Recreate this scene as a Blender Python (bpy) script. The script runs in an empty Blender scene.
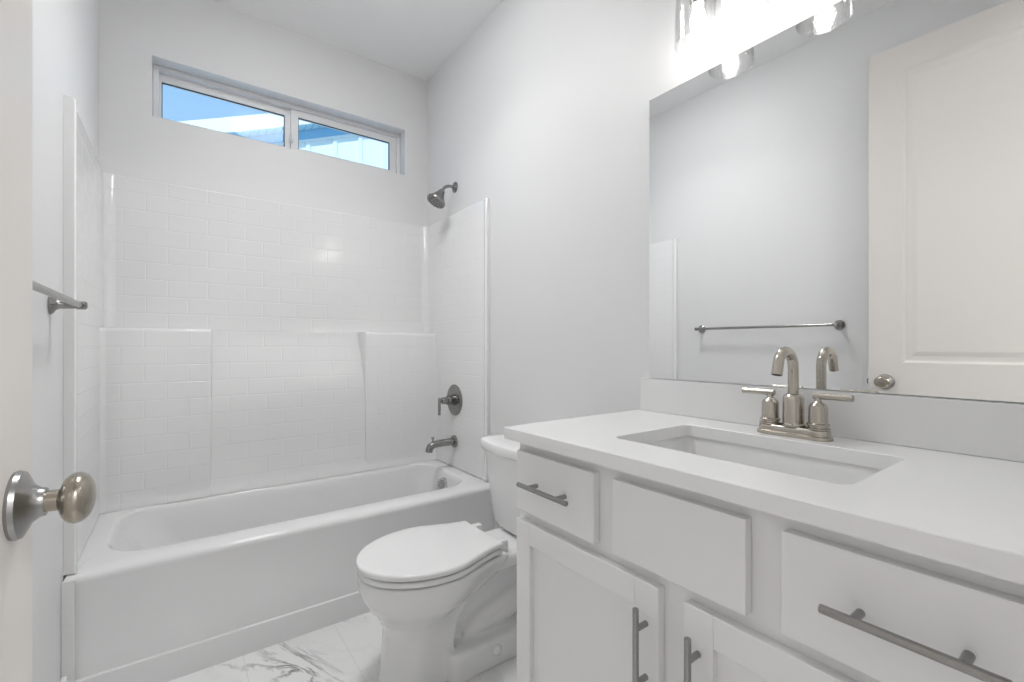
import bpy, bmesh, math, random
from mathutils import Vector, Matrix
PI = math.pi
C = bpy.context.scene.collection

# ------------------------------------------------------------------ camera
cam_d = bpy.data.cameras.new('camera')
cam = bpy.data.objects.new('camera', cam_d); C.objects.link(cam)
cam.location = (0, 0, 1.08)
cam.rotation_euler = (PI/2, 0, -math.radians(36.2))
cam_d.sensor_width = 36; cam_d.lens = 36*457/1024
cam_d.shift_y = 5/1024
cam_d.clip_start = 0.02
bpy.context.scene.camera = cam

# ------------------------------------------------------------------ world, sun, exposure
vs = bpy.context.scene.view_settings
vs.view_transform = 'Standard'; vs.look = 'None'; vs.exposure = 0; vs.gamma = 1
vs.use_curve_mapping = False
w = bpy.data.worlds.new('sky'); bpy.context.scene.world = w; w.use_nodes = True
nt = w.node_tree
bg = nt.nodes['Background']; bg.inputs['Strength'].default_value = 1.0
tc = nt.nodes.new('ShaderNodeTexCoord'); sp = nt.nodes.new('ShaderNodeSeparateXYZ')
rp = nt.nodes.new('ShaderNodeValToRGB')
nt.links.new(tc.outputs['Generated'], sp.inputs[0]); nt.links.new(sp.outputs['Z'], rp.inputs[0])
rp.color_ramp.elements[0].position = 0.0; rp.color_ramp.elements[0].color = (.62, .84, 1, 1)
rp.color_ramp.elements[1].position = 0.7; rp.color_ramp.elements[1].color = (.25, .54, 1, 1)
nt.links.new(rp.outputs[0], bg.inputs['Color'])

sun_d = bpy.data.lights.new('sun', 'SUN'); sun_d.energy = 2.8; sun_d.angle = math.radians(.5)
sun = bpy.data.objects.new('sun', sun_d); C.objects.link(sun)
sun.rotation_euler = Vector((.45, .75, -.48)).to_track_quat('-Z', 'Y').to_euler()

# daylight-white fill light added in the hall, out of view behind the camera
hl_d = bpy.data.lights.new('hall_fill_light', 'AREA'); hl_d.shape = 'RECTANGLE'
hl_d.size = .9; hl_d.size_y = .9; hl_d.energy = 37; hl_d.color = (1, .99, .975)
hl = bpy.data.objects.new('hall_fill_light', hl_d); C.objects.link(hl)
hl.location = (1.3, -1.3, 2.68)
BULB = 40.0
DRUM = 19.0           # glow of the unseen fill drum added on the bathroom ceiling
cl_d = bpy.data.lights.new('ceiling_fill_beam', 'AREA'); cl_d.shape = 'DISK'; cl_d.size = .34
cl_d.energy = 4.8; cl_d.spread = math.radians(125)
cl = bpy.data.objects.new('ceiling_fill_beam', cl_d); C.objects.link(cl)
cl.location = (.50, 1.58, 2.688)  # downward fill beam added beneath the unseen drum

# ------------------------------------------------------------------ constants
W, XL, D, H = 1.265, -0.272, 2.63, 2.743
CT = 0.867            # counter top
YC = 0.491            # vanity centre

# ------------------------------------------------------------------ materials
def mat(name, col, rough=.5, metal=0, spec=.5, coat=0, bump=None):
    m = bpy.data.materials.new(name); m.use_nodes = True
    n = m.node_tree; b = n.nodes['Principled BSDF']
    b.inputs['Base Color'].default_value = (*col, 1)
    b.inputs['Roughness'].default_value = rough; b.inputs['Metallic'].default_value = metal
    b.inputs['Specular IOR Level'].default_value = spec
    b.inputs['Coat Weight'].default_value = coat
    t = n.nodes.new('ShaderNodeTexCoord'); ns = n.nodes.new('ShaderNodeTexNoise')
    n.links.new(t.outputs['Object'], ns.inputs['Vector'])
    sc, st = bump if bump else (60, .02)
    ns.inputs['Scale'].default_value = sc; ns.inputs['Detail'].default_value = 3
    bp = n.nodes.new('ShaderNodeBump'); bp.inputs['Strength'].default_value = st
    bp.inputs['Distance'].default_value = .002
    n.links.new(ns.outputs['Fac'], bp.inputs['Height']); n.links.new(bp.outputs[0], b.inputs['Normal'])
    return m
M_wall = mat('wall_paint', (.805, .805, .807), .5, bump=(160, .12))
M_ceil = mat('ceiling_paint', (.95, .95, .95), .8, bump=(120, .1))
M_trim = mat('trim_paint', (.84, .84, .84), .35)
M_door = mat('door_paint', (.80, .765, .73), .38)
M_cab = mat('cabinet_paint', (.91, .91, .91), .38)
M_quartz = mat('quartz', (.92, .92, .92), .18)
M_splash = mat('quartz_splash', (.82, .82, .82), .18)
M_porc = mat('porcelain', (.90, .90, .90), .09, coat=.3, bump=(8, .01))
M_tub = mat('tub_gelcoat', (.845, .845, .845), .13, bump=(10, .02))
M_vinyl = mat('window_vinyl', (.84, .84, .84), .35)
M_gasket = mat('gasket', (.02, .025, .03), .6)
M_ground = mat('concrete_ground', (.62, .61, .59), .9, bump=(30, .6))
M_hallfloor = mat('hall_floor', (.5, .49, .48), .6)
M_siding = mat('siding_paint', (.80, .88, .91), .6)
M_batten = mat('batten_paint', (.80, .86, .88), .6)
M_eaveshade_groove = mat('eave_shade_groove_blue', (.28, .55, .78), .6)  # blue stands in for eave shade; also colours the soffit grooves
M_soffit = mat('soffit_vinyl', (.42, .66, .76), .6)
M_fascia = mat('fascia_paint', (.92, .92, .92), .5)
M_shingle = mat('shingles', (.15, .14, .14), .9, bump=(40, .8))
M_black = mat('dark_hole', (.02, .02, .02), .6)

def metal(name, col, rough, streak=(1, 1, 60)):
    m = mat(name, col, rough, 1)
    n = m.node_tree; b = n.nodes['Principled BSDF']
    t = n.nodes.new('ShaderNodeTexCoord'); mp = n.nodes.new('ShaderNodeMapping')
    mp.inputs['Scale'].default_value = streak
    ns = n.nodes.new('ShaderNodeTexNoise'); ns.inputs['Scale'].default_value = 12
    mr = n.nodes.new('ShaderNodeMapRange')
    mr.inputs[3].default_value = rough*.75; mr.inputs[4].default_value = rough*1.3
    n.links.new(t.outputs['Object'], mp.inputs[0]); n.links.new(mp.outputs[0], ns.inputs['Vector'])
    n.links.new(ns.outputs['Fac'], mr.inputs[0]); n.links.new(mr.outputs[0], b.inputs['Roughness'])
    return m
M_nickel = metal('brushed_nickel', (.50, .465, .41), .24)
M_pull = metal('satin_pull', (.33, .325, .315), .24)
M_shower = metal('shower_nickel', (.30, .295, .29), .26)
M_knob = metal('knob_nickel', (.40, .365, .31), .24)
M_rose = metal('rose_nickel', (.36, .355, .35), .3)
M_chrome = metal('chrome', (.62, .62, .62), .08)

m = M_mirror = bpy.data.materials.new('mirror_glass'); m.use_nodes = True
b = m.node_tree.nodes['Principled BSDF']
b.inputs['Base Color'].default_value = (.93, .935, .935, 1); b.inputs['Metallic'].default_value = 1
b.inputs['Roughness'].default_value = 0.0

def thin_glass(name, edge, base=.04, tint=(1, 1, 1), seeds=False):
    m = bpy.data.materials.new(name); m.use_nodes = True
    n = m.node_tree; n.nodes.clear()
    out = n.nodes.new('ShaderNodeOutputMaterial'); mx = n.nodes.new('ShaderNodeMixShader')
    tr = n.nodes.new('ShaderNodeBsdfTransparent'); tr.inputs[0].default_value = (*tint, 1)
    gl = n.nodes.new('ShaderNodeBsdfGlossy'); gl.inputs['Roughness'].default_value = .03
    lw = n.nodes.new('ShaderNodeLayerWeight'); lw.inputs[0].default_value = .25
    mr = n.nodes.new('ShaderNodeMapRange'); mr.inputs[3].default_value = base; mr.inputs[4].default_value = edge
    n.links.new(lw.outputs['Facing'], mr.inputs[0])
    fac = mr.outputs[0]
    if seeds:
        t = n.nodes.new('ShaderNodeTexCoord'); v = n.nodes.new('ShaderNodeTexVoronoi')
        v.inputs['Scale'].default_value = 130
        cr = n.nodes.new('ShaderNodeValToRGB')
        cr.color_ramp.elements[0].position = .12; cr.color_ramp.elements[0].color = (.45, .45, .45, 1)
        cr.color_ramp.elements[1].position = .26; cr.color_ramp.elements[1].color = (0, 0, 0, 1)
        n.links.new(t.outputs['Object'], v.inputs['Vector']); n.links.new(v.outputs['Distance'], cr.inputs[0])
        ad = n.nodes.new('ShaderNodeMath'); ad.operation = 'ADD'; ad.use_clamp = True
        n.links.new(mr.outputs[0], ad.inputs[0]); n.links.new(cr.outputs[0], ad.inputs[1]); fac = ad.outputs[0]
        bp = n.nodes.new('ShaderNodeBump'); bp.inputs['Strength'].default_value = .4; bp.inputs['Distance'].default_value = .001
        n.links.new(v.outputs['Distance'], bp.inputs['Height']); n.links.new(bp.outputs[0], gl.inputs['Normal'])
    n.links.new(fac, mx.inputs[0]); n.links.new(tr.outputs[0], mx.inputs[1]); n.links.new(gl.outputs[0], mx.inputs[2])
    n.links.new(mx.outputs[0], out.inputs[0])
    return m
M_pane = thin_glass('window_glass', .12, .01, (.93, .98, 1))
M_shade = thin_glass('seeded_glass', .85, .05, (.985, .985, .985), True)

m = M_bulb = bpy.data.materials.new('bulb_glow'); m.use_nodes = True
n = m.node_tree; n.nodes.clear(); o_ = n.nodes.new('ShaderNodeOutputMaterial'); e = n.nodes.new('ShaderNodeEmission')
e.inputs[0].default_value = (1, .985, .955, 1); e.inputs[1].default_value = BULB
n.links.new(e.outputs[0], o_.inputs[0])
m = M_hallfill = bpy.data.materials.new('hall_fill_glow'); m.use_nodes = True
n = m.node_tree; n.nodes.clear(); o_ = n.nodes.new('ShaderNodeOutputMaterial'); e = n.nodes.new('ShaderNodeEmission')
e.inputs[1].default_value = 2; n.links.new(e.outputs[0], o_.inputs[0])

m = M_drum = bpy.data.materials.new('fill_drum_glow'); m.use_nodes = True
n = m.node_tree; n.nodes.clear(); o_ = n.nodes.new('ShaderNodeOutputMaterial'); e = n.nodes.new('ShaderNodeEmission')
e.inputs[1].default_value = DRUM; n.links.new(e.outputs[0], o_.inputs[0])

# moulded subway-tile gelcoat: brick pattern as bump only; axes = which object axes run along the wall
def tile_mat(name, ax):
    m = mat(name, (.845, .845, .845), .13)
    n = m.node_tree; b = n.nodes['Principled BSDF']
    for l in list(b.inputs['Normal'].links): n.links.remove(l)
    t = n.nodes.new('ShaderNodeTexCoord'); s = n.nodes.new('ShaderNodeSeparateXYZ'); c = n.nodes.new('ShaderNodeCombineXYZ')
    n.links.new(t.outputs['Object'], s.inputs[0])
    n.links.new(s.outputs[ax], c.inputs[0]); n.links.new(s.outputs['Z'], c.inputs[1])
    mp = n.nodes.new('ShaderNodeMapping'); mp.inputs['Location'].default_value = (.036, -.018, 0)
    n.links.new(c.outputs[0], mp.inputs[0])
    br = n.nodes.new('ShaderNodeTexBrick'); br.offset = .5
    br.inputs['Scale'].default_value = 1; br.inputs['Brick Width'].default_value = .154
    br.inputs['Row Height'].default_value = .0755; br.inputs['Mortar Size'].default_value = .0028
    br.inputs['Mortar Smooth'].default_value = .6
    n.links.new(mp.outputs[0], br.inputs['Vector'])
    inv = n.nodes.new('ShaderNodeMath'); inv.operation = 'SUBTRACT'; inv.inputs[0].default_value = 1
    n.links.new(br.outputs['Fac'], inv.inputs[1])
    ns = n.nodes.new('ShaderNodeTexNoise'); ns.inputs['Scale'].default_value = 5; ns.inputs['Detail'].default_value = 1
    n.links.new(t.outputs['Object'], ns.inputs['Vector'])
    b1 = n.nodes.new('ShaderNodeBump'); b1.inputs['Strength'].default_value = .5; b1.inputs['Distance'].default_value = .0016
    b2 = n.nodes.new('ShaderNodeBump'); b2.inputs['Strength'].default_value = .12; b2.inputs['Distance'].default_value = .004
    n.links.new(ns.outputs['Fac'], b2.inputs['Height']); n.links.new(inv.outputs[0], b1.inputs['Height'])
    n.links.new(b2.outputs[0], b1.inputs['Normal']); n.links.new(b1.outputs[0], b.inputs['Normal'])
    return m
M_tile_x = tile_mat('moulded_tile_back', 'X')
M_tile_y = tile_mat('moulded_tile_side', 'Y')

# marble-look floor tile
def floor_mat():
    m = mat('marble_tile', (.8, .8, .8), .25)
    n = m.node_tree; b = n.nodes['Principled BSDF']
    t = n.nodes.new('ShaderNodeTexCoord'); mp = n.nodes.new('ShaderNodeMapping')
    mr_ = n.nodes.new('ShaderNodeMapping'); mr_.inputs['Rotation'].default_value = (0, 0, math.radians(-17))
    mp.inputs['Scale'].default_value = (2.3, .85, 1); mp.inputs['Location'].default_value = (2.6, .4, 0)
    n.links.new(t.outputs['Object'], mr_.inputs[0]); n.links.new(mr_.outputs[0], mp.inputs[0])
    ns = n.nodes.new('ShaderNodeTexNoise'); ns.inputs['Scale'].default_value = 3.2; ns.inputs['Detail'].default_value = 9
    ns.inputs['Roughness'].default_value = .62; ns.inputs['Distortion'].default_value = .9
    n.links.new(mp.outputs[0], ns.inputs['Vector'])
    sb = n.nodes.new('ShaderNodeMath'); sb.operation = 'SUBTRACT'; sb.inputs[1].default_value = .5
    ab = n.nodes.new('ShaderNodeMath'); ab.operation = 'ABSOLUTE'
    n.links.new(ns.outputs['Fac'], sb.inputs[0]); n.links.new(sb.outputs[0], ab.inputs[0])
    cr = n.nodes.new('ShaderNodeValToRGB')
    cr.color_ramp.elements[0].position = 0; cr.color_ramp.elements[0].color = (1, 1, 1, 1)
    cr.color_ramp.elements[1].position = .04; cr.color_ramp.elements[1].color = (0, 0, 0, 1)
    n.links.new(ab.outputs[0], cr.inputs[0])
    n2 = n.nodes.new('ShaderNodeTexNoise'); n2.inputs['Scale'].default_value = 2.6; n2.inputs['Detail'].default_value = 4
    n.links.new(mp.outputs[0], n2.inputs['Vector'])
    c2 = n.nodes.new('ShaderNodeValToRGB')
    c2.color_ramp.elements[0].position = .50; c2.color_ramp.elements[0].color = (.05, .05, .05, 1)
    c2.color_ramp.elements[1].position = .66; c2.color_ramp.elements[1].color = (1, 1, 1, 1)
    n.links.new(n2.outputs['Fac'], c2.inputs[0])
    mu = n.nodes.new('ShaderNodeMath'); mu.operation = 'MULTIPLY'
    n.links.new(cr.outputs[0], mu.inputs[0]); n.links.new(c2.outputs[0], mu.inputs[1])
    n3 = n.nodes.new('ShaderNodeTexNoise'); n3.inputs['Scale'].default_value = 1.8; n3.inputs['Detail'].default_value = 6
    n.links.new(mp.outputs[0], n3.inputs['Vector'])
    base = n.nodes.new('ShaderNodeMix'); base.data_type = 'RGBA'
    base.inputs[6].default_value = (.95, .95, .945, 1); base.inputs[7].default_value = (.84, .835, .83, 1)
    n.links.new(n3.outputs['Fac'], base.inputs[0])
    mx = n.nodes.new('ShaderNodeMix'); mx.data_type = 'RGBA'; mx.inputs[7].default_value = (.22, .215, .22, 1)
    n.links.new(mu.outputs[0], mx.inputs[0]); n.links.new(base.outputs[2], mx.inputs[6])
    # tile joints
    br = n.nodes.new('ShaderNodeTexBrick'); br.offset = .33; br.inputs['Scale'].default_value = 1
    br.inputs['Brick Width'].default_value = .61; br.inputs['Row Height'].default_value = .305
    br.inputs['Mortar Size'].default_value = .0012
    rt = n.nodes.new('ShaderNodeMapping'); rt.inputs['Rotation'].default_value = (0, 0, PI/2); rt.inputs['Location'].default_value = (.1, .12, 0)
    n.links.new(t.outputs['Object'], rt.inputs[0]); n.links.new(rt.outputs[0], br.inputs['Vector'])
    m2 = n.nodes.new('ShaderNodeMix'); m2.data_type = 'RGBA'; m2.inputs[7].default_value = (.76, .76, .75, 1)
    n.links.new(br.outputs['Fac'], m2.inputs[0]); n.links.new(mx.outputs[2], m2.inputs[6])
    n.links.new(m2.outputs[2], b.inputs['Base Color'])
    return m
M_floor = floor_mat()

# ------------------------------------------------------------------ mesh helpers
def obj(name, bm, m, parent=None, smooth=False, **props):
    bmesh.ops.recalc_face_normals(bm, faces=bm.faces)
    me = bpy.data.meshes.new(name); bm.to_mesh(me); bm.free()
    me.materials.append(m)
    if smooth:
        for p in me.polygons: p.use_smooth = True
        try: me.set_sharp_from_angle(angle=math.radians(38))
        except Exception: pass
    o = bpy.data.objects.new(name, me); C.objects.link(o)
    if parent:
        o.parent = parent; o.matrix_parent_inverse = parent.matrix_basis.inverted()
    for k, v in props.items(): o[k] = v
    return o
def thing(name, label, cat, loc, group=None):
    o = bpy.data.objects.new(name, None); C.objects.link(o); o.location = loc
    o.empty_display_size = .05; o['label'] = label; o['category'] = cat
    if group: o['group'] = group
    return o
def box(bm, x0, x1, y0, y1, z0, z1, bev=0, seg=2):
    b2 = bmesh.new(); bmesh.ops.create_cube(b2, size=1)
    for v in b2.verts:
        v.co = Vector(((x0+x1)/2+v.co.x*(x1-x0), (y0+y1)/2+v.co.y*(y1-y0), (z0+z1)/2+v.co.z*(z1-z0)))
    if bev: bmesh.ops.bevel(b2, geom=list(b2.edges), offset=bev, segments=seg, affect='EDGES', profile=.5)
    merge(bm, b2); return bm
def merge(bm, b2):
    me = bpy.data.meshes.new('tmp'); b2.to_mesh(me); b2.free(); bm.from_mesh(me); bpy.data.meshes.remove(me)
def bx(*a, **k): return box(bmesh.new(), *a, **k)
def loft(bm, rings, cap0=True, cap1=True, closed=True):
    R = [[bm.verts.new(p) for p in r] for r in rings]
    n = len(R[0])
    for a, b in zip(R, R[1:]):
        for i in range(n if closed else n-1):
            j = (i+1) % n
            bm.faces.new((a[i], a[j], b[j], b[i]))
    if cap0: bm.faces.new(R[0][::-1])
    if cap1: bm.faces.new(R[-1])
    return bm
def frame_from(axis):
    a = Vector(axis).normalized()
    u = a.orthogonal().normalized()
    if abs(a.z) < .9: u = Vector((0, 0, 1)).cross(a).normalized()
    return a, u, a.cross(u)
def lathe(bm, origin, axis, prof, n=40, sq=(1, 1)):
    a, u, v = frame_from(axis); o = Vector(origin)
    rings = []
    for d, r in prof:
        r = max(r, 1e-5)
        rings.append([o + a*d + u*(r*sq[0]*math.cos(2*PI*i/n)) + v*(r*sq[1]*math.sin(2*PI*i/n)) for i in range(n)])
    return loft(bm, rings)
def tube(bm, pts, r, n=20, radii=None):
    pts = [Vector(p) for p in pts]; rings = []
    up = None
    for i, p in enumerate(pts):
        t = (pts[min(i+1, len(pts)-1)] - pts[max(i-1, 0)]).normalized()
        if up is None: up = t.orthogonal().normalized()
        up = (up - t*up.dot(t)).normalized(); s = t.cross(up)
        rr = radii[i] if radii else r
        rings.append([p + up*(rr*math.cos(2*PI*k/n)) + s*(rr*math.sin(2*PI*k/n)) for k in range(n)])
    return loft(bm, rings)
def rrect(x0, x1, y0, y1, z, r, nc=8, ns=10):
    pts = []
    cs = [(x1-r, y1-r, 0), (x0+r, y1-r, PI/2), (x0+r, y0+r, PI), (x1-r, y0+r, 3*PI/2)]
    for k, (cx, cy, a0) in enumerate(cs):
        for i in range(nc+1):
            a = a0 + PI/2*i/nc; pts.append(Vector((cx+r*math.cos(a), cy+r*math.sin(a), z)))
        nx = cs[(k+1) % 4]; a = nx[2]
        q = Vector((nx[0]+r*math.cos(a), nx[1]+r*math.sin(a), z)); p = pts[-1]
        for i in range(1, ns): pts.append(p.lerp(q, i/ns))
    return pts
def arc(c, r, a0, a1, n, f):
    return [f(c[0]+r*math.cos(a0+(a1-a0)*i/n), c[1]+r*math.sin(a0+(a1-a0)*i/n)) for i in range(n+1)]
S = dict(kind='structure')

# ------------------------------------------------------------------ room shell
HY = -2.2
obj('floor', bx(XL-.1, W+.1, -.14, D+.16, -.1, 0), M_floor, **S)
obj('ceiling', bx(XL-.1, W+.1, -.14, D+.16, H, H+.1), M_ceil, **S)
obj('wall_right', bx(W, W+.1, -.14, D+.16, 0, H), M_wall, **S)
obj('wall_left', bx(XL-.1, XL, -.14, D+.16, 0, H), M_wall, **S)
WX0, WX1, WZ0, WZ1 = -.093, 1.118, 2.12, 2.395
bm = bmesh.new()
box(bm, XL, W, D, D+.16, 0, WZ0); box(bm, XL, W, D, D+.16, WZ1, H)
box(bm, XL, WX0, D, D+.16, WZ0, WZ1); box(bm, WX1, W, D, D+.16, WZ0, WZ1)
obj('wall_back', bm, M_wall, **S)
DX0, DX1, DH = -.168, .602, 2.46
bm = bmesh.new()
box(bm, XL, DX0-.02, -.14, -.02, 0, H); box(bm, DX1+.02, W, -.14, -.02, 0, H); box(bm, DX0-.02, DX1+.02, -.14, -.02, DH+.02, H)
obj('wall_front', bm, M_wall, **S)
bm = bmesh.new()   # door jamb and casing
box(bm, DX0-.02, DX0, -.145, -.015, 0, DH+.02); box(bm, DX1, DX1+.02, -.145, -.015, 0, DH+.02); box(bm, DX0, DX1, -.145, -.015, DH, DH+.02)
box(bm, DX1+.005, DX1+.075, -.02, -.006, 0, DH+.08, .003); box(bm, DX0-.075, DX0-.005, -.02, -.006, 0, DH+.08, .003)
box(bm, DX0-.075, DX1+.075, -.02, -.006, DH+.01, DH+.08, .003)
obj('trim_1', bm, M_trim, **S)
# hall behind the doorway
HX0, HX1 = -1.2, 1.9
obj('floor_hall', bx(HX0, HX1, HY, -.14, -.1, 0), M_hallfloor, **S)
obj('ceiling_hall', bx(HX0, HX1, HY, -.14, H, H+.1), M_ceil, **S)
bm = bmesh.new(); box(bm, HX0-.1, HX0, HY, -.04, 0, H); box(bm, HX0, XL-.1, -.14, -.04, 0, H)
obj('wall_hall_left', bm, M_wall, **S)
bm = bmesh.new(); box(bm, HX1, HX1+.1, HY, -.04, 0, H); box(bm, W+.1, HX1, -.14, -.04, 0, H)
obj('wall_hall_right', bm, M_wall, **S)
obj('wall_hall_end', bx(HX0-.1, HX1+.1, HY-.1, HY, 0, H), M_wall, **S)
hlp = thing('hall_fill_panel', 'flat white square fill light added unseen in the hall behind the doorway', 'lamp', (1.3, -1.3, H))
obj('fill_panel_housing', bx(.83, 1.77, -1.77, -.83, 2.70, H-.001, .006), M_trim, hlp)
obj('diffuser', bx(.85, 1.75, -1.75, -.85, 2.692, 2.70), M_hallfill, hlp)

clx, cly = .50, 1.58
clt = thing('ceiling_fill_drum', 'round white drum fill light added out of view on the bathroom ceiling', 'lamp', (clx, cly, H))
obj('housing', lathe(bmesh.new(), (clx, cly, H-.0005), (0, 0, -1), [(0, .10), (.012, .10), (.016, .09), (.016, .001)], 48), M_trim, clt, smooth=True)
obj('diffuser', lathe(bmesh.new(), (clx, cly, H-.017), (0, 0, -1), [(0, .001), (0, .17), (.004, .178), (.018, .180), (.026, .176), (.030, .165), (.033, .10), (.034, .001)], 56), M_drum, clt, smooth=True)
bm = bmesh.new(); box(bm, W-.014, W-.0005, .99, 1.833, 0, .125, .004); obj('baseboard_right', bm, M_trim, **S)
bm = bmesh.new(); box(bm, XL+.0005, XL+.014, .02, 1.833, 0, .125, .004); obj('baseboard_left', bm, M_trim, **S)

# ------------------------------------------------------------------ window
win = bpy.data.objects.new('window_1', None); C.objects.link(win); win.location = ((WX0+WX1)/2, D+.1, WZ0); win['kind'] = 'structure'
FY = 2.715
def rect_frame(bm, x0, x1, z0, z1, t, y0, y1, tb=None, bev=.003):
    tb = tb or t
    box(bm, x0, x0+t, y0, y1, z0, z1, bev); box(bm, x1-t, x1, y0, y1, z0, z1, bev)
    box(bm, x0+t-.002, x1-t+.002, y0, y1, z1-t, z1, bev); box(bm, x0+t-.002, x1-t+.002, y0, y1, z0, z0+tb, bev)
bm = bmesh.new(); rect_frame(bm, WX0, WX1, WZ0, WZ1, .022, FY-.01, D+.155)
obj('window_frame', bm, M_vinyl, win)
for k, (a, b_, y) in enumerate(((-.071, .503, FY+.022), (.499, 1.096, FY+.005))):
    ta = (.022, .032) if k == 0 else (.037, .040)
    bm = bmesh.new()
    z0, z1 = WZ0+.022, WZ1-.022; xa, xb = a+ta[0]-.012*(k == 0), b_-ta[1]
    box(bm, a, a+ta[0]-.012*(k == 0), y, y+.03, z0, z1, .002); box(bm, b_-ta[1], b_, y, y+.03, z0, z1, .002)
    box(bm, xa, xb, y+.0005, y+.0295, z1-.036, z1); box(bm, xa, xb, y+.0005, y+.0295, z0, z0+.022)
    sash = obj('sash', bm, M_vinyl, win)
    obj('pane', bx(a+.006, b_-.006, y+.014, y+.018, z0+.004, z1-.004), M_pane, sash)
    gx0, gx1, gz0, gz1 = a+ta[0]-.012*(k == 0), b_-ta[1], z0+.022, z1-.036
    bm = bmesh.new(); rect_frame(bm, gx0-.001, gx1+.001, gz0-.001, gz1+.001, .004, y+.006, y+.0135, bev=0)
    obj('gasket', bm, M_gasket, sash)
bm = bmesh.new(); box(bm, .492, .510, FY-.004, FY+.005, 2.19, 2.225, .002); box(bm, .496, .506, FY-.016, FY-.003, 2.197, 2.232, .003)
obj('latch', bm, M_vinyl, win)

# ------------------------------------------------------------------ neighbour's house outside
nh = thing('neighbour_house', 'pale blue gabled house with white fascia seen through the window', 'house', (2, 6.22, -.4))
rk = .4; PX = 3.4
def zt(x, off): return off + rk*(x if x <= PX else 2*PX-x)
def gable_slab(o0, o1, y0, y1, xs=(-3.5, PX, 10.3)):
    bm = bmesh.new(); R = []
    for y in (y0, y1):
        R.append([Vector((x, y, zt(x, o1))) for x in xs] + [Vector((x, y, zt(x, o0))) for x in xs[::-1]])
    return loft(bm, R)
obj('fascia', gable_slab(3.283, 3.45, 5.98, 6.005), M_fascia, nh)
obj('roof', gable_slab(3.302, 3.44, 6.006, 12.5), M_shingle, nh)
obj('soffit', gable_slab(3.283, 3.30, 6.006, 6.218), M_soffit, nh)
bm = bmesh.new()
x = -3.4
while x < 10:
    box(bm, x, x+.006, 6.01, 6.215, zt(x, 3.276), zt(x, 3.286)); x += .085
obj('soffit_grooves', bm, M_eaveshade_groove, nh)
obj('eave_shade_band', gable_slab(3.165, 3.282, 6.20, 6.219), M_eaveshade_groove, nh)  # shadow of the overhang painted as a blue band on the gable
bm = bmesh.new(); R = []
for y in (6.22, 12.2):
    R.append([Vector((-3.0, y, -.4)), Vector((9.8, y, -.4)), Vector((9.8, y, zt(9.8, 3.28))), Vector((PX, y, zt(PX, 3.28))), Vector((-3.0, y, zt(-3.0, 3.28)))])
loft(bm, R); obj('wall', bm, M_siding, nh)
bm = bmesh.new(); x = -2.98
while x < 9.7:
    t = .05
    box(bm, x, x+t, 6.195, 6.22, -.3, zt(x, 3.165)-.005); x += .33
obj('battens', bm, M_batten, nh)
obj('trim_strip', gable_slab(3.135, 3.163, 6.185, 6.219), M_batten, nh)
obj('ground', bx(-15, 20, D+.3, 25, -.5, -.4), M_ground, **S)

# ------------------------------------------------------------------ bathtub
TX0, TX1, TY0, TY1, TZ = XL+.002, W-.002, 1.84, D-.002, .40
tub = thing('bathtub', 'glossy white alcove bathtub below the high window', 'bathtub', (.5, TY0, 0))
def R_(y0, z, inset=0, r=.003): return rrect(TX0+inset, TX1-inset, y0, TY1-inset, z, r)
bm = bmesh.new()
rings = [R_(TY0, 0), R_(TY0, .088), R_(TY0+.001, .0915), R_(TY0+.009, .0935), R_(TY0+.010, .097), R_(TY0+.010, .174), R_(TY0+.013, .180),
         R_(TY0+.010, .375), R_(TY0+.0105, .384), R_(TY0+.014, .391), R_(TY0+.020, .396, .002), R_(TY0+.030, .399, .004)]
OX0, OX1, OY0, OY1 = XL+.085, 1.178, 1.955, 2.462
def B_(dx0, dx1, dy, z, r): return rrect(OX0+dx0, OX1-dx1, OY0+dy, OY1-dy, z, r)
rings += [B_(-.014, -.014, -.014, .403, .15), B_(-.006, -.006, -.006, .401, .145), B_(0, 0, 0, .395, .14), B_(.008, .006, .006, .378, .12),
          B_(.025, .012, .012, .34, .12), B_(.07, .022, .022, .26, .125), B_(.13, .032, .034, .17, .13), B_(.17, .045, .048, .11, .13),
          B_(.22, .075, .075, .075, .13), B_(.30, .14, .12, .062, .12), B_(.45, .3, .2, .058, .06)]
loft(bm, rings, cap0=True, cap1=True)
obj('basin', bm, M_tub, tub, smooth=True)
# overflow plate
ax = Vector((-1, -.38, .22)).normalized(); oc = Vector((1.158, 2.215, .330))
bm = lathe(bmesh.new(), oc, ax, [(-.018, .038), (.006, .038), (.010, .036), (.011, .032)])
ov = obj('overflow_plate', bm, M_chrome, tub, smooth=True)
bm = bmesh.new(); a, u, v = frame_from(ax)
for i in range(-3, 4):
    for j in range(-3, 4):
        if i*i+j*j < 11: lathe(bm, oc + u*(i*.0075) + v*(j*.0075), ax, [(.0105, .0024), (.0116, .0024)], 8)
obj('overflow_holes', bm, M_black, ov)
bm = lathe(bmesh.new(), (1.0, 2.235, .0575), (0, 0, 1), [(0, .032), (.003, .032), (.005, .028), (.005, .012), (.012, .011), (.013, .003)])
obj('drain', bm, M_chrome, tub, smooth=True)

obj('trim_2', bx(XL+.0005, XL+.028, TY0-.006, TY0-.0005, .0, TZ-.004, .0015), M_tub, **S)
obj('trim_3', bx(W-.024, W-.0005, TY0-.006, TY0-.0005, .0, TZ-.004, .0015), M_tub, **S)

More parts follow.
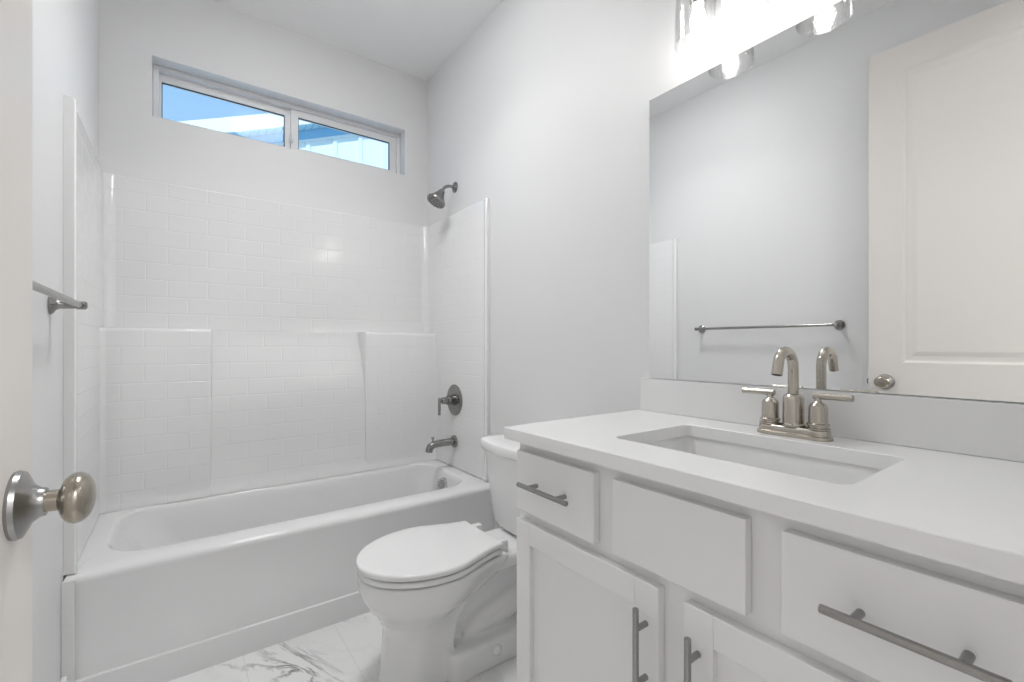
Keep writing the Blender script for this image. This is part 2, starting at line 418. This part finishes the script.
# ------------------------------------------------------------------ tub surround
ST = 1.82; SY0 = 1.905; SI = .022
sur = thing('tub_surround', 'glossy white shower surround with moulded subway tile pattern', 'shower surround', (.5, D, TZ))
def side_panel(sgn, xw, SY0, th):
    def X(d): return xw - sgn*d
    def rise(sec):
        R = []
        for z, s in ((TZ+.003, 1), (ST-.006, 1), (ST-.001, .85), (ST, .5)):
            R.append([Vector((X(max(d*s, .0005)), y, z)) for d, y in sec])
        return loft(bmesh.new(), R)
    # cross-sections in plan (d from wall, y), lofted in z
    ft = th+.009
    obj('flange', rise([(.0005, SY0), (ft-.004, SY0), (ft, SY0+.004), (ft, SY0+.016), (ft-.005, SY0+.024), (th, SY0+.035), (.0005, SY0+.035)]), M_tub, sur, smooth=True)
    sec = [(.0005, SY0+.0352), (th, SY0+.0352), (th, D-.075)]
    sec += [(th+(.059-th)*(1-math.cos(t*PI/12)), D-.075+.045*math.sin(t*PI/12)) for t in range(1, 7)]
    sec += [(.059, D-.001), (.0005, D-.001)]
    return obj('side_panel', rise(sec), M_tile_y, sur, smooth=True)
side_panel(1, W, 1.915, .014); side_panel(-1, XL, 1.868, .019)
bm = bmesh.new()
prof = [(D-.0005, TZ+.003), (2.466, TZ+.003), (2.468, TZ+.012), (2.474, TZ+.03), (2.482, TZ+.06), (2.487, .60), (2.490, .80), (2.497, .88), (2.515, .95), (2.555, 1.05), (2.582, 1.11), (2.595, 1.157), (2.6005, 1.22), (D-.028, 1.30), (D-.028, ST-.006), (D-.024, ST-.001), (D-.014, ST), (D-.0005, ST)]
loft(bm, [[Vector((x, y, z)) for y, z in prof] for x in (XL+.0585, W-.0585)])
obj('back_panel', bm, M_tile_x, sur, smooth=True)
def ledge(x0, x1, open_left):
    # moulded corner shelf, chamfered free side
    LZ, LY = 1.157, 2.476
    c = .008
    f = D-.029
    if open_left: sec = [(x0, f), (x0, f-.001), (x0+.003, LY+.02), (x0+c, LY+.004), (x0+c+.012, LY), (x1-.02, LY), (x1-.008, LY-.001), (x1+.002, LY-.005), (x1+.002, f)]
    else: sec = [(x0-.002, f), (x0-.002, LY-.005), (x0+.008, LY-.001), (x0+.02, LY), (x1-c-.012, LY), (x1-c, LY+.004), (x1-.003, LY+.02), (x1, f-.001), (x1, f)]
    sec = [sec[0]] + sec[1:]
    R = []
    for z, s in ((TZ+.003, -.009), (TZ+.012, -.007), (TZ+.03, -.001), (TZ+.06, 0), (LZ-.018, 0), (LZ-.008, .003), (LZ-.002, .009), (LZ, .02)):
        R.append([Vector((x, min(y+s, f), z)) for x, y in sec])
    bm = loft(bmesh.new(), R)
    return obj('corner_shelf', bm, M_tile_x, sur, smooth=True)
ledge(XL+.0192, .13, False); ledge(.82, W-.0145, True)

# ------------------------------------------------------------------ shower fittings (right wall)
SX = W-.0145
sh = thing('shower_fixture', 'brushed nickel shower head on a bent arm high above the tub', 'shower head', (W, 2.27, 1.975))
yy = 2.27
bm = lathe(bmesh.new(), (W-.0005, yy, 1.975), (-1, 0, 0), [(0, .030), (.004, .030), (.009, .024), (.013, .013), (.016, .011)])
obj('flange', bm, M_shower, sh, smooth=True)
pts = [(W-.006, yy, 1.975), (W-.03, yy, 1.975)] + [(W-.03-.055*math.sin(a), yy, 1.975-.055*(1-math.cos(a))) for a in [PI/3*i/8 for i in range(1, 9)]]
lp = Vector(pts[-1]); dr = Vector((-math.cos(PI/3), 0, -math.sin(PI/3))); pts.append(tuple(lp+dr*.012))
obj('arm', tube(bmesh.new(), pts, .0085), M_shower, sh, smooth=True)
hd = Vector((-.5, 0, -.866)); ho = lp + dr*.008
bm = lathe(bmesh.new(), ho, hd, [(0, .012), (.003, .017), (.014, .018), (.018, .021), (.032, .027), (.054, .040), (.066, .047), (.070, .052), (.079, .053), (.083, .051), (.084, .044), (.085, .001)])
hdo = obj('head', bm, M_shower, sh, smooth=True)
bm = bmesh.new(); a, u, v = frame_from(hd)
for rr, k in ((.013, 6), (.026, 12), (.038, 18)):
    for i in range(k):
        t = 2*PI*i/k; lathe(bm, ho + u*rr*math.cos(t) + v*rr*math.sin(t), hd, [(.084, .0022), (.087, .0016)], 8)
obj('nozzles', bm, M_black, hdo)

va = thing('shower_valve', 'round nickel shower valve plate with lever above the tub spout', 'shower valve', (SX, 2.25, .779))
vy, vz = 2.25, .779
bm = lathe(bmesh.new(), (SX, vy, vz), (-1, 0, 0), [(0, .086), (.003, .086), (.006, .082), (.008, .060), (.009, .001)], 56)
obj('plate', bm, M_shower, va, smooth=True)
bm = lathe(bmesh.new(), (SX, vy, vz), (-1, 0, 0), [(.007, .031), (.022, .030), (.024, .022), (.030, .022), (.032, .026), (.048, .026), (.050, .019), (.078, .019), (.081, .017), (.081, .001)])
obj('stem', bm, M_shower, va, smooth=True)
bm = lathe(bmesh.new(), (SX-.070, vy, vz), (-1, 0, 0), [(.0, .008), (.024, .008)], 20)
lathe(bm, (SX-.096, vy, vz+.016), (0, 0, -1), [(0, .006), (.002, .0075), (.092, .0075), (.094, .006)], 20)
obj('lever', bm, M_shower, va, smooth=True)

sz = .548
ts = thing('tub_spout', 'brushed nickel tub spout with diverter knob below the valve', 'spout', (SX, 2.25, sz))
bm = lathe(bmesh.new(), (SX, vy, sz), (-1, 0, 0), [(0, .034), (.010, .034), (.013, .030), (.014, .020)])
obj('flange', bm, M_shower, ts, smooth=True)
pts = [(SX-.008, vy, sz), (SX-.05, vy, sz), (SX-.118, vy, sz-.001), (SX-.136, vy, sz-.004), (SX-.149, vy, sz-.013), (SX-.156, vy, sz-.027), (SX-.158, vy, sz-.040)]
obj('body', tube(bmesh.new(), pts, .02, 28, [.020, .020, .0195, .020, .020, .0195, .019]), M_shower, ts, smooth=True)
bm = lathe(bmesh.new(), (SX-.135, vy, sz+.008), (0, 0, 1), [(0, .004), (.018, .004), (.019, .008), (.029, .008), (.031, .006)], 20)
obj('diverter_knob', bm, M_shower, ts, smooth=True)

# ------------------------------------------------------------------ toilet
ty = 1.41
to = thing('toilet', 'white elongated two piece toilet between bathtub and vanity', 'toilet', (.95, ty, 0))
def egg(z, xf, xb, hw, xm=None, bw=None, n=26, sh_=1.0):
    xm = xm if xm is not None else xf+(xb-xf)*.5; bw = bw if bw is not None else hw*.8
    half = []
    for i in range(n+1):
        a = PI/2*i/n; half.append((xm-(xm-xf)*math.cos(a), hw*math.sin(a)**sh_))
    for i in range(1, n+1):
        t = i/n; half.append((xm+(xb-xm)*t, hw+(bw-hw)*(3*t*t-2*t**3)))
    half.append((xb, bw*.5))
    pts = [Vector((x, ty+y, z)) for x, y in half]
    return pts + [Vector((x, ty-y, z)) for x, y in half[::-1][:-1]] + []
bm = bmesh.new()
loft(bm, [egg(0, .515, .74, .112, .62, .10), egg(.03, .520, .735, .109, .62, .10), egg(.10, .527, .73, .104, .62, .095), egg(.17, .530, .74, .104, .625, .095), egg(.205, .520, .76, .114, .63, .10),
          egg(.235, .500, .78, .136, .65, .10), egg(.265, .476, .82, .160, .67, .11), egg(.295, .460, .86, .175, .68, .115), egg(.320, .453, .90, .182, .68, .12), egg(.352, .452, .93, .183, .68, .125), egg(.360, .456, .93, .180, .68, .123)])
box(bm, .86, 1.20, ty-.115, ty+.115, .295, .352, .018, 3)          # deck under the tank
box(bm, .70, 1.12, ty-.045, ty+.045, .0, .33)                      # web
bm2 = bmesh.new()
loft(bm2, [rrect(.70, 1.10, ty-.135, ty+.135, 0, .03), rrect(.70, 1.10, ty-.132, ty+.132, .075, .03), rrect(.70, 1.09, ty-.122, ty+.122, .088, .03)])
merge(bm, bm2)
for dy in (-.022, .022):
    tube(bm, [(.70, ty+dy, .20), (.76, ty+dy, .215), (.82, ty+dy, .245), (.88, ty+dy, .28), (.94, ty+dy, .305), (1.00, ty+dy, .30), (1.06, ty+dy, .26), (1.10, ty+dy, .18), (1.11, ty+dy, .06)], .040, 20, [.03, .038, .042, .045, .045, .045, .045, .045, .045])
    tube(bm, [(.79, ty+dy*1.6, .085), (.83, ty+dy*1.6, .105), (.90, ty+dy*1.6, .125), (.98, ty+dy*1.6, .145), (1.06, ty+dy*1.6, .155)], .055, 20, [.03, .046, .054, .058, .05])
bowl = obj('bowl', bm, M_porc, to, smooth=True)
rm = bowl.modifiers.new('remesh', 'REMESH'); rm.mode = 'VOXEL'; rm.voxel_size = .005; rm.use_smooth_shade = True
sm = bowl.modifiers.new('smooth', 'SMOOTH'); sm.factor = .5; sm.iterations = 16
for s in (-1, 1):
    bm = lathe(bmesh.new(), (.87, ty+s*.133, .054), (0, s, .35), [(0, .017), (.008, .0165), (.014, .012), (.017, .002)], 24)
    obj('bolt_cap', bm, M_porc, to, smooth=True)
def lid_ring(z, d):
    return egg(z, .447+d, .902-d, .186-d, .68, .128-d)
def plate(z0, z1, d, r, crown=0):
    R = []
    for k in range(5):
        a = PI/2*k/4; R.append(lid_ring(z0+r*(1-math.sin(a)), d+r*(1-math.sin(PI/2*k/4)) if 0 else d+r*(1-math.sin(a))))
    for k in range(6):
        a = PI/2*k/5; R.append(lid_ring(z1-r+r*math.sin(a), d+r*(1-math.cos(a))))
    if crown:
        R += [lid_ring(z1+.001, d+r+.03), lid_ring(z1+.002, d+r+.07)]
    R0 = R[:5]; 
    R0 = [lid_ring(z0, d+r), lid_ring(z0+r*.4, d+r*.25), lid_ring(z0+r, d)]
    return loft(bmesh.new(), R0 + R[5:])
obj('seat', plate(.364, .382, .003, .006), M_porc, to, smooth=True)
obj('lid', plate(.3855, .406, 0, .008, 1), M_porc, to, smooth=True)
for s in (-1, 1):
    bm = bmesh.new(); box(bm, .905, .945, ty+s*.085-.014, ty+s*.085+.014, .352, .397, .006, 3)
    obj('hinge', bm, M_porc, to, smooth=True)
def tank_ring(z, x0, x1, hw, r, bow):
    out = []
    for p in rrect(x0, x1, ty-hw, ty+hw, z, r):
        t = max(0, 1-((p.y-ty)/hw)**2); f = (x1-p.x)/(x1-x0)
        out.append(Vector((p.x - bow*t*f, p.y, z)))
    return out
bm = loft(bmesh.new(), [tank_ring(.3525, 1.075, 1.215, .140, .04, .02), tank_ring(.362, 1.056, 1.222, .158, .04, .022), tank_ring(.40, 1.044, 1.225, .166, .04, .025),
                        tank_ring(.56, 1.030, 1.228, .184, .038, .028), tank_ring(.66, 1.022, 1.23, .192, .036, .028)])
obj('tank', bm, M_porc, to, smooth=True)
bm = loft(bmesh.new(), [tank_ring(.6605, 1.017, 1.234, .196, .036, .028), tank_ring(.664, 1.012, 1.238, .201, .038, .03), tank_ring(.672, 1.008, 1.24, .205, .04, .03), tank_ring(.692, 1.006, 1.242, .207, .04, .03),
                        tank_ring(.700, 1.009, 1.24, .204, .038, .03), tank_ring(.705, 1.019, 1.232, .195, .034, .028), tank_ring(.706, 1.05, 1.20, .165, .03, .02)])
obj('tank_lid', bm, M_porc, to, smooth=True)
bm = lathe(bmesh.new(), (1.060, ty+.170, .607), (-.6, .8, 0), [(-.01, .010), (.018, .010), (.022, .007)], 20)
obj('flush_button', bm, M_chrome, to, smooth=True)

# ------------------------------------------------------------------ vanity cabinet
XF, XD = .730, .710      # frame front, door front
van = thing('vanity_cabinet', 'light grey shaker vanity cabinet with bar pulls under the countertop', 'vanity', (.99, YC, 0))
VY0, VY1, VZ = .02, .962, .8365
bm = bmesh.new()
box(bm, XF+.019, W-.016, VY1-.016, VY1, .0, VZ); box(bm, XF+.019, W-.016, VY0, VY0+.016, .0, VZ)
box(bm, XF+.019, W-.016, VY0+.016, VY1-.016, .10, .116); box(bm, W-.022, W-.016, VY0+.016, VY1-.016, .116, VZ)
box(bm, XF+.075, XF+.09, VY0+.016, VY1-.016, 0, .10)
obj('carcass', bm, M_cab, van)
obj('face_frame', bx(XF, XF+.019, VY0, VY1, .10, VZ, .001), M_cab, van)
def pull(parent, c, axis, L=.176, cc=.100):
    """bar pull; c = centre on the door face"""
    bm = bmesh.new(); c = Vector(c); a = Vector(axis); b0 = c + Vector((-.030, 0, 0))
    lathe(bm, b0 - a*(L/2), a, [(0, .0048), (.001, .0058), (L-.001, .0058), (L, .0048)], 24)
    for s in (-1, 1): lathe(bm, c + a*(s*cc/2), (-1, 0, 0), [(.0, .0055), (.027, .0055)], 20)
    return obj('handle', bm, M_pull, parent, smooth=True, label='dark satin metal bar pull')
DZ0, DZ1 = .660, .811
dl = obj('drawer', bx(XD, XF-.0005, .678, .950, DZ0, DZ1, .0015), M_cab, van)
pull(dl, (XD, .817, .7375), (0, 1, 0))
obj('false_drawer_front', bx(XD, XF-.0005, .3575, .627, DZ0, DZ1, .0015), M_cab, van)
drr = obj('drawer', bx(XD, XF-.0005, .034, .306, DZ0, DZ1, .0015), M_cab, van)
pull(drr, (XD, .160, .736), (0, 1, 0), L=.172)
def shaker(y0, y1, z0, z1):
    bm = bmesh.new(); s = .054; g = .0004
    box(bm, XD, XF-.0005, y0, y0+s, z0, z1, .0012); box(bm, XD, XF-.0005, y1-s, y1, z0, z1, .0012)
    box(bm, XD, XF-.0005, y0+s+g, y1-s-g, z1-s, z1, .0012); box(bm, XD, XF-.0005, y0+s+g, y1-s-g, z0, z0+s, .0012)
    box(bm, XD+.0125, XF-.003, y0+s-.002, y1-s+.002, z0+s-.002, z1-s+.002)
    return obj('cabinet_door', bm, M_cab, van)
d1 = shaker(.517, .950, .125, .635); pull(d1, (XD, .544, .509), (0, 0, 1))
d2 = shaker(.034, .465, .125, .635); pull(d2, (XD, .438, .509), (0, 0, 1))

# countertop with sink cutout
ct = thing('countertop', 'white quartz vanity countertop with backsplash beneath the mirror', 'countertop', (.98, YC, .837))
CX0, CX1, CY0, CY1 = .694, W-.001, -.004, .986
hx0, hx1, hy0, hy1 = .822, 1.120, .259, .724
o0 = rrect(CX0, CX1, CY0, CY1, .837, .002); o1 = rrect(CX0, CX1, CY0, CY1, CT-.0015, .002); o2 = rrect(CX0+.0015, CX1-.0015, CY0+.0015, CY1-.0015, CT, .002)
i2 = rrect(hx0-.0015, hx1+.0015, hy0-.0015, hy1+.0015, CT, .024); i1 = rrect(hx0, hx1, hy0, hy1, CT-.0015, .023); i0 = rrect(hx0, hx1, hy0, hy1, .837, .023)
bm = loft(bmesh.new(), [o0, o1, o2, i2, i1, i0, o0], cap0=False, cap1=False)
bmesh.ops.remove_doubles(bm, verts=bm.verts, dist=1e-6)
obj('slab', bm, M_quartz, ct)
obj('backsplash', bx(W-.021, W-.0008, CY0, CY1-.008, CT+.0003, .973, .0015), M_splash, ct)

sk = thing('sink', 'rectangular white undermount sink set into the countertop', 'sink', (.97, YC, .70))
def K(d, z, r): return rrect(hx0-.006+d, hx1+.006-d, hy0-.006+d, hy1+.006-d, z, r)
rings = [K(-.02, .8365, .03), K(0, .8365, .028), K(.004, .820, .03), K(.012, .74, .035), K(.022, .715, .04), K(.045, .703, .045), K(.10, .698, .03), K(.13, .696, .008),
         K(.13, .688, .008), K(.03, .690, .045), K(.008, .705, .045), K(-.004, .75, .04), K(-.02, .825, .03), K(-.02, .8365, .03)]
bm = loft(bmesh.new(), rings, cap0=False, cap1=False)
bmesh.ops.remove_doubles(bm, verts=bm.verts, dist=1e-6)
bm.verts.ensure_lookup_table()
bmesh.ops.holes_fill(bm, edges=[e for e in bm.edges if e.is_boundary], sides=0)
obj('bowl', bm, M_porc, sk, smooth=True)
obj('drain', lathe(bmesh.new(), (.975, YC, .6955), (0, 0, 1), [(0, .022), (.003, .022), (.004, .018), (.003, .010), (.006, .009), (.007, .001)]), M_chrome, sk, smooth=True)

# faucet
fx, FYC = 1.177, .480
fa = thing('faucet', 'brushed nickel two handle faucet with gooseneck spout behind the sink', 'faucet', (fx, FYC, CT))
bm = bmesh.new()
def FB(d, z): return rrect(fx-.027+d, fx+.027-d, FYC-.081+d, FYC+.081-d, CT+z*.88, .026-d*.9)
loft(bm, [FB(0, .0003), FB(0, .006), FB(.001, .009), FB(.004, .011), FB(.0045, .022), FB(.006, .026), FB(.009, .028)])
obj('base', bm, M_nickel, fa, smooth=True)
zc = CT+.024
bm = lathe(bmesh.new(), (fx, FYC, zc), (0, 0, 1), [(0, .026), (.004, .026), (.007, .0225), (.068, .0215), (.072, .020), (.076, .014)])
R = .0405; top = .1875
pts = [(fx, FYC, zc+.06), (fx, FYC, zc+.10), (fx, FYC, zc+.14), (fx, FYC, CT+top-R+.0)]
zc2 = CT+.200-R
pts = pts[:3] + [(fx, FYC, zc2)] + [(fx-R+R*math.cos(a), FYC, zc2+R*math.sin(a)) for a in [PI*i/16 for i in range(1, 14)]]
lp = Vector(pts[-1]); a = PI*13/16; dr = Vector((-math.sin(a), 0, math.cos(a)))
dr = Vector((-.28, 0, -.96))
pts += [tuple(lp+dr*.015), tuple(lp+dr*.036)]
tube(bm, pts, .0115, 28)
sp = obj('spout', bm, M_nickel, fa, smooth=True)
obj('outlet', lathe(bmesh.new(), lp+dr*.0355, dr, [(0, .0092), (.0012, .0092)], 24), M_black, sp)
for s in (1, -1):
    hy = FYC + s*.052
    bm = lathe(bmesh.new(), (fx, hy, zc), (0, 0, 1), [(0, .024), (.003, .024), (.004, .0205), (.008, .0205), (.009, .023), (.012, .023), (.014, .019), (.050, .0185), (.056, .016), (.062, .008), (.066, .0065), (.078, .0065)])
    hb = obj('handle', bm, M_nickel, fa, smooth=True)
    bm = lathe(bmesh.new(), (fx, hy-s*.010, zc+.075), (0, s, 0), [(0, .006), (.001, .0072), (.077, .0072), (.078, .006)], 24)
    obj('lever', bm, M_nickel, hb, smooth=True)

# ------------------------------------------------------------------ mirror
mi = obj('mirror', bx(W-.007, W-.001, .012, .951, .975, 1.892, .001, seg=1), M_mirror)
mi['label'] = 'large frameless wall mirror above the vanity backsplash'; mi['category'] = 'mirror'

# ------------------------------------------------------------------ vanity light
LY = (.722, .475, .228); LX = W-.094
vl = thing('vanity_light', 'nickel wall light with three clear seeded glass shades above mirror', 'light fixture', (W, .475, 2.14))
bm = bmesh.new(); box(bm, W-.024, W-.0006, .475-.30, .475+.30, 2.10, 2.17, .006, 3)
obj('backplate', bm, M_rose, vl, smooth=True)
for y in LY:
    bm = tube(bmesh.new(), [(W-.02, y, 2.135), (W-.05, y, 2.137), (LX+.012, y, 2.136), (LX+.003, y, 2.128), (LX, y, 2.11), (LX, y, 2.095)], .008, 16)
    obj('arm', bm, M_rose, vl, smooth=True)
    bm = lathe(bmesh.new(), (LX, y, 2.10), (0, 0, -1), [(0, .012), (.004, .026), (.012, .027), (.02, .024), (.060, .0215), (.072, .020), (.073, .001)])
    obj('socket', bm, M_rose, vl, smooth=True)
    prof = [(2.088, .024), (2.083, .040), (2.070, .051), (2.050, .058), (1.99, .061), (1.930, .0620), (1.925, .0630), (1.921, .0620), (1.923, .0600), (1.99, .0592), (2.05, .0562), (2.068, .0492), (2.081, .0385), (2.086, .024)]
    bm = bmesh.new(); n = 48
    rings = [[Vector((LX+r*math.cos(2*PI*i/n), y+r*math.sin(2*PI*i/n), z)) for i in range(n)] for z, r in prof]
    loft(bm, rings+[rings[0]], cap0=False, cap1=False); bmesh.ops.remove_doubles(bm, verts=bm.verts, dist=1e-6)
    obj('glass_shade', bm, M_shade, vl, smooth=True)
    prof = [(0, .012), (.010, .013), (.022, .0165), (.036, .020), (.048, .0205), (.060, .018), (.070, .0125), (.076, .006), (.077, .001)]
    obj('bulb', lathe(bmesh.new(), (LX, y, 2.029), (0, 0, -1), prof, 28), M_bulb, vl, smooth=True)

# ------------------------------------------------------------------ towel bar (left wall)
tb = thing('towel_bar', 'brushed nickel towel bar on the left wall beside the door', 'towel bar', (XL, 1.30, 1.19))
bxx = XL+.060; tz = 1.19
for y in (.915, 1.69):
    bm = lathe(bmesh.new(), (XL+.0006, y, tz), (1, 0, 0), [(0, .026), (.004, .026), (.007, .023), (.012, .0145), (.020, .011), (.050, .0095), (.055, .011), (.070, .011), (.073, .007)], 32)
    obj('post', bm, M_pull, tb, smooth=True)
bm = tube(bmesh.new(), [(bxx, .915, tz), (bxx, 1.2, tz), (bxx, 1.69, tz)], .0078)
obj('bar', bm, M_pull, tb, smooth=True)

# ------------------------------------------------------------------ door leaf, open against the left wall
door = bpy.data.objects.new('door_1', None); C.objects.link(door); door['kind'] = 'structure'
# local frame: +Y along the leaf from hinge to free edge, face at x=0 (towards the room), thickness to -x
def leaf_bm():
    L, T, Z0, Z1, st = .755, .035, .012, 2.452, .125
    bm = bmesh.new()
    panels = [(st, L-st, 1.005, 2.335), (st, L-st, .24, .80)]
    ys = sorted({0, st, L-st, L}); zs = [Z0, .24, .80, 1.005, 2.335, Z1]
    for side, x0 in ((1, 0.0), (-1, -T)):
        def P(y, z, d=0): return bm.verts.new((x0 - side*d, y, z))
        for i in range(3):
            for j in range(5):
                if i == 1 and j in (1, 3): continue
                bm.faces.new([P(ys[i], zs[j]), P(ys[i+1], zs[j]), P(ys[i+1], zs[j+1]), P(ys[i], zs[j+1])])
        for (a, b_, c, d) in panels:
            lv = [(0, 0), (.004, .0045), (.010, .0085), (.020, .009), (.030, .0085), (.048, .0035), (.052, .003)]
            prev = None
            for ins, dep in lv:
                r = [(a+ins, c+ins), (b_-ins, c+ins), (b_-ins, d-ins), (a+ins, d-ins)]
                cur = [P(y, z, dep) for y, z in r]
                if prev:
                    for k in range(4): bm.faces.new((prev[k], prev[(k+1) % 4], cur[(k+1) % 4], cur[k]))
                prev = cur
            bm.faces.new(prev)
    for (q) in ([(0, 0, Z0), (-T, 0, Z0), (-T, 0, Z1), (0, 0, Z1)], [(0, L, Z0), (-T, L, Z0), (-T, L, Z1), (0, L, Z1)],
                [(0, 0, Z0), (-T, 0, Z0), (-T, L, Z0), (0, L, Z0)], [(0, 0, Z1), (-T, 0, Z1), (-T, L, Z1), (0, L, Z1)]):
        bm.faces.new([bm.verts.new(p) for p in q])
    bmesh.ops.remove_doubles(bm, verts=bm.verts, dist=1e-5)
    return bm
obj('leaf', leaf_bm(), M_door, door)
KY, KZ = .692, .914
for s, x0 in ((1, .0), (-1, -.035)):
    bm = lathe(bmesh.new(), (x0, KY, KZ), (s, 0, 0), [(0, .0345), (.003, .0355), (.007, .034), (.010, .028), (.014, .020), (.020, .0155), (.024, .0145)], 48)
    if s == 1:
        kr = obj('knob_rose', bm, M_rose, door, smooth=True)
        obj('keyhole', lathe(bmesh.new(), (.0115, KY+.012, KZ-.018), (1, .5, -.5), [(-.002, .003), (.003, .0026)], 12), M_black, kr)
    else: kr = obj('knob_rose', bm, M_rose, door, smooth=True)
    prof = [(.020, .0115), (.034, .0115)] + [(.0485 - .0145*math.cos(t), .0285*math.sin(t)**.8) for t in [.36+(PI-.36)*i/22 for i in range(23)]]
    if s == -1: prof = [(d*.8, r) for d, r in prof]
    obj('knob', lathe(bmesh.new(), (x0, KY, KZ), (s, 0, 0), prof, 48, sq=(1.12, .95)), M_knob, door, smooth=True)
bm = bmesh.new(); box(bm, -.030, -.006, .7545, .756, KZ-.028, KZ+.028, .0004, 1); box(bm, -.024, -.012, .756, .766, KZ-.012, KZ+.010, .002)
obj('latch', bm, M_pull, door)
bm = bmesh.new()
for z in (.25, 1.2, 2.2): lathe(bm, (-.0445, -.003, z-.045), (0, 0, 1), [(0, .005), (.09, .005)], 12)
obj('hinges', bm, M_rose, door, smooth=True)
door.location = (-.160, -.003, 0); door.rotation_euler = (0, 0, -math.radians(1.9))
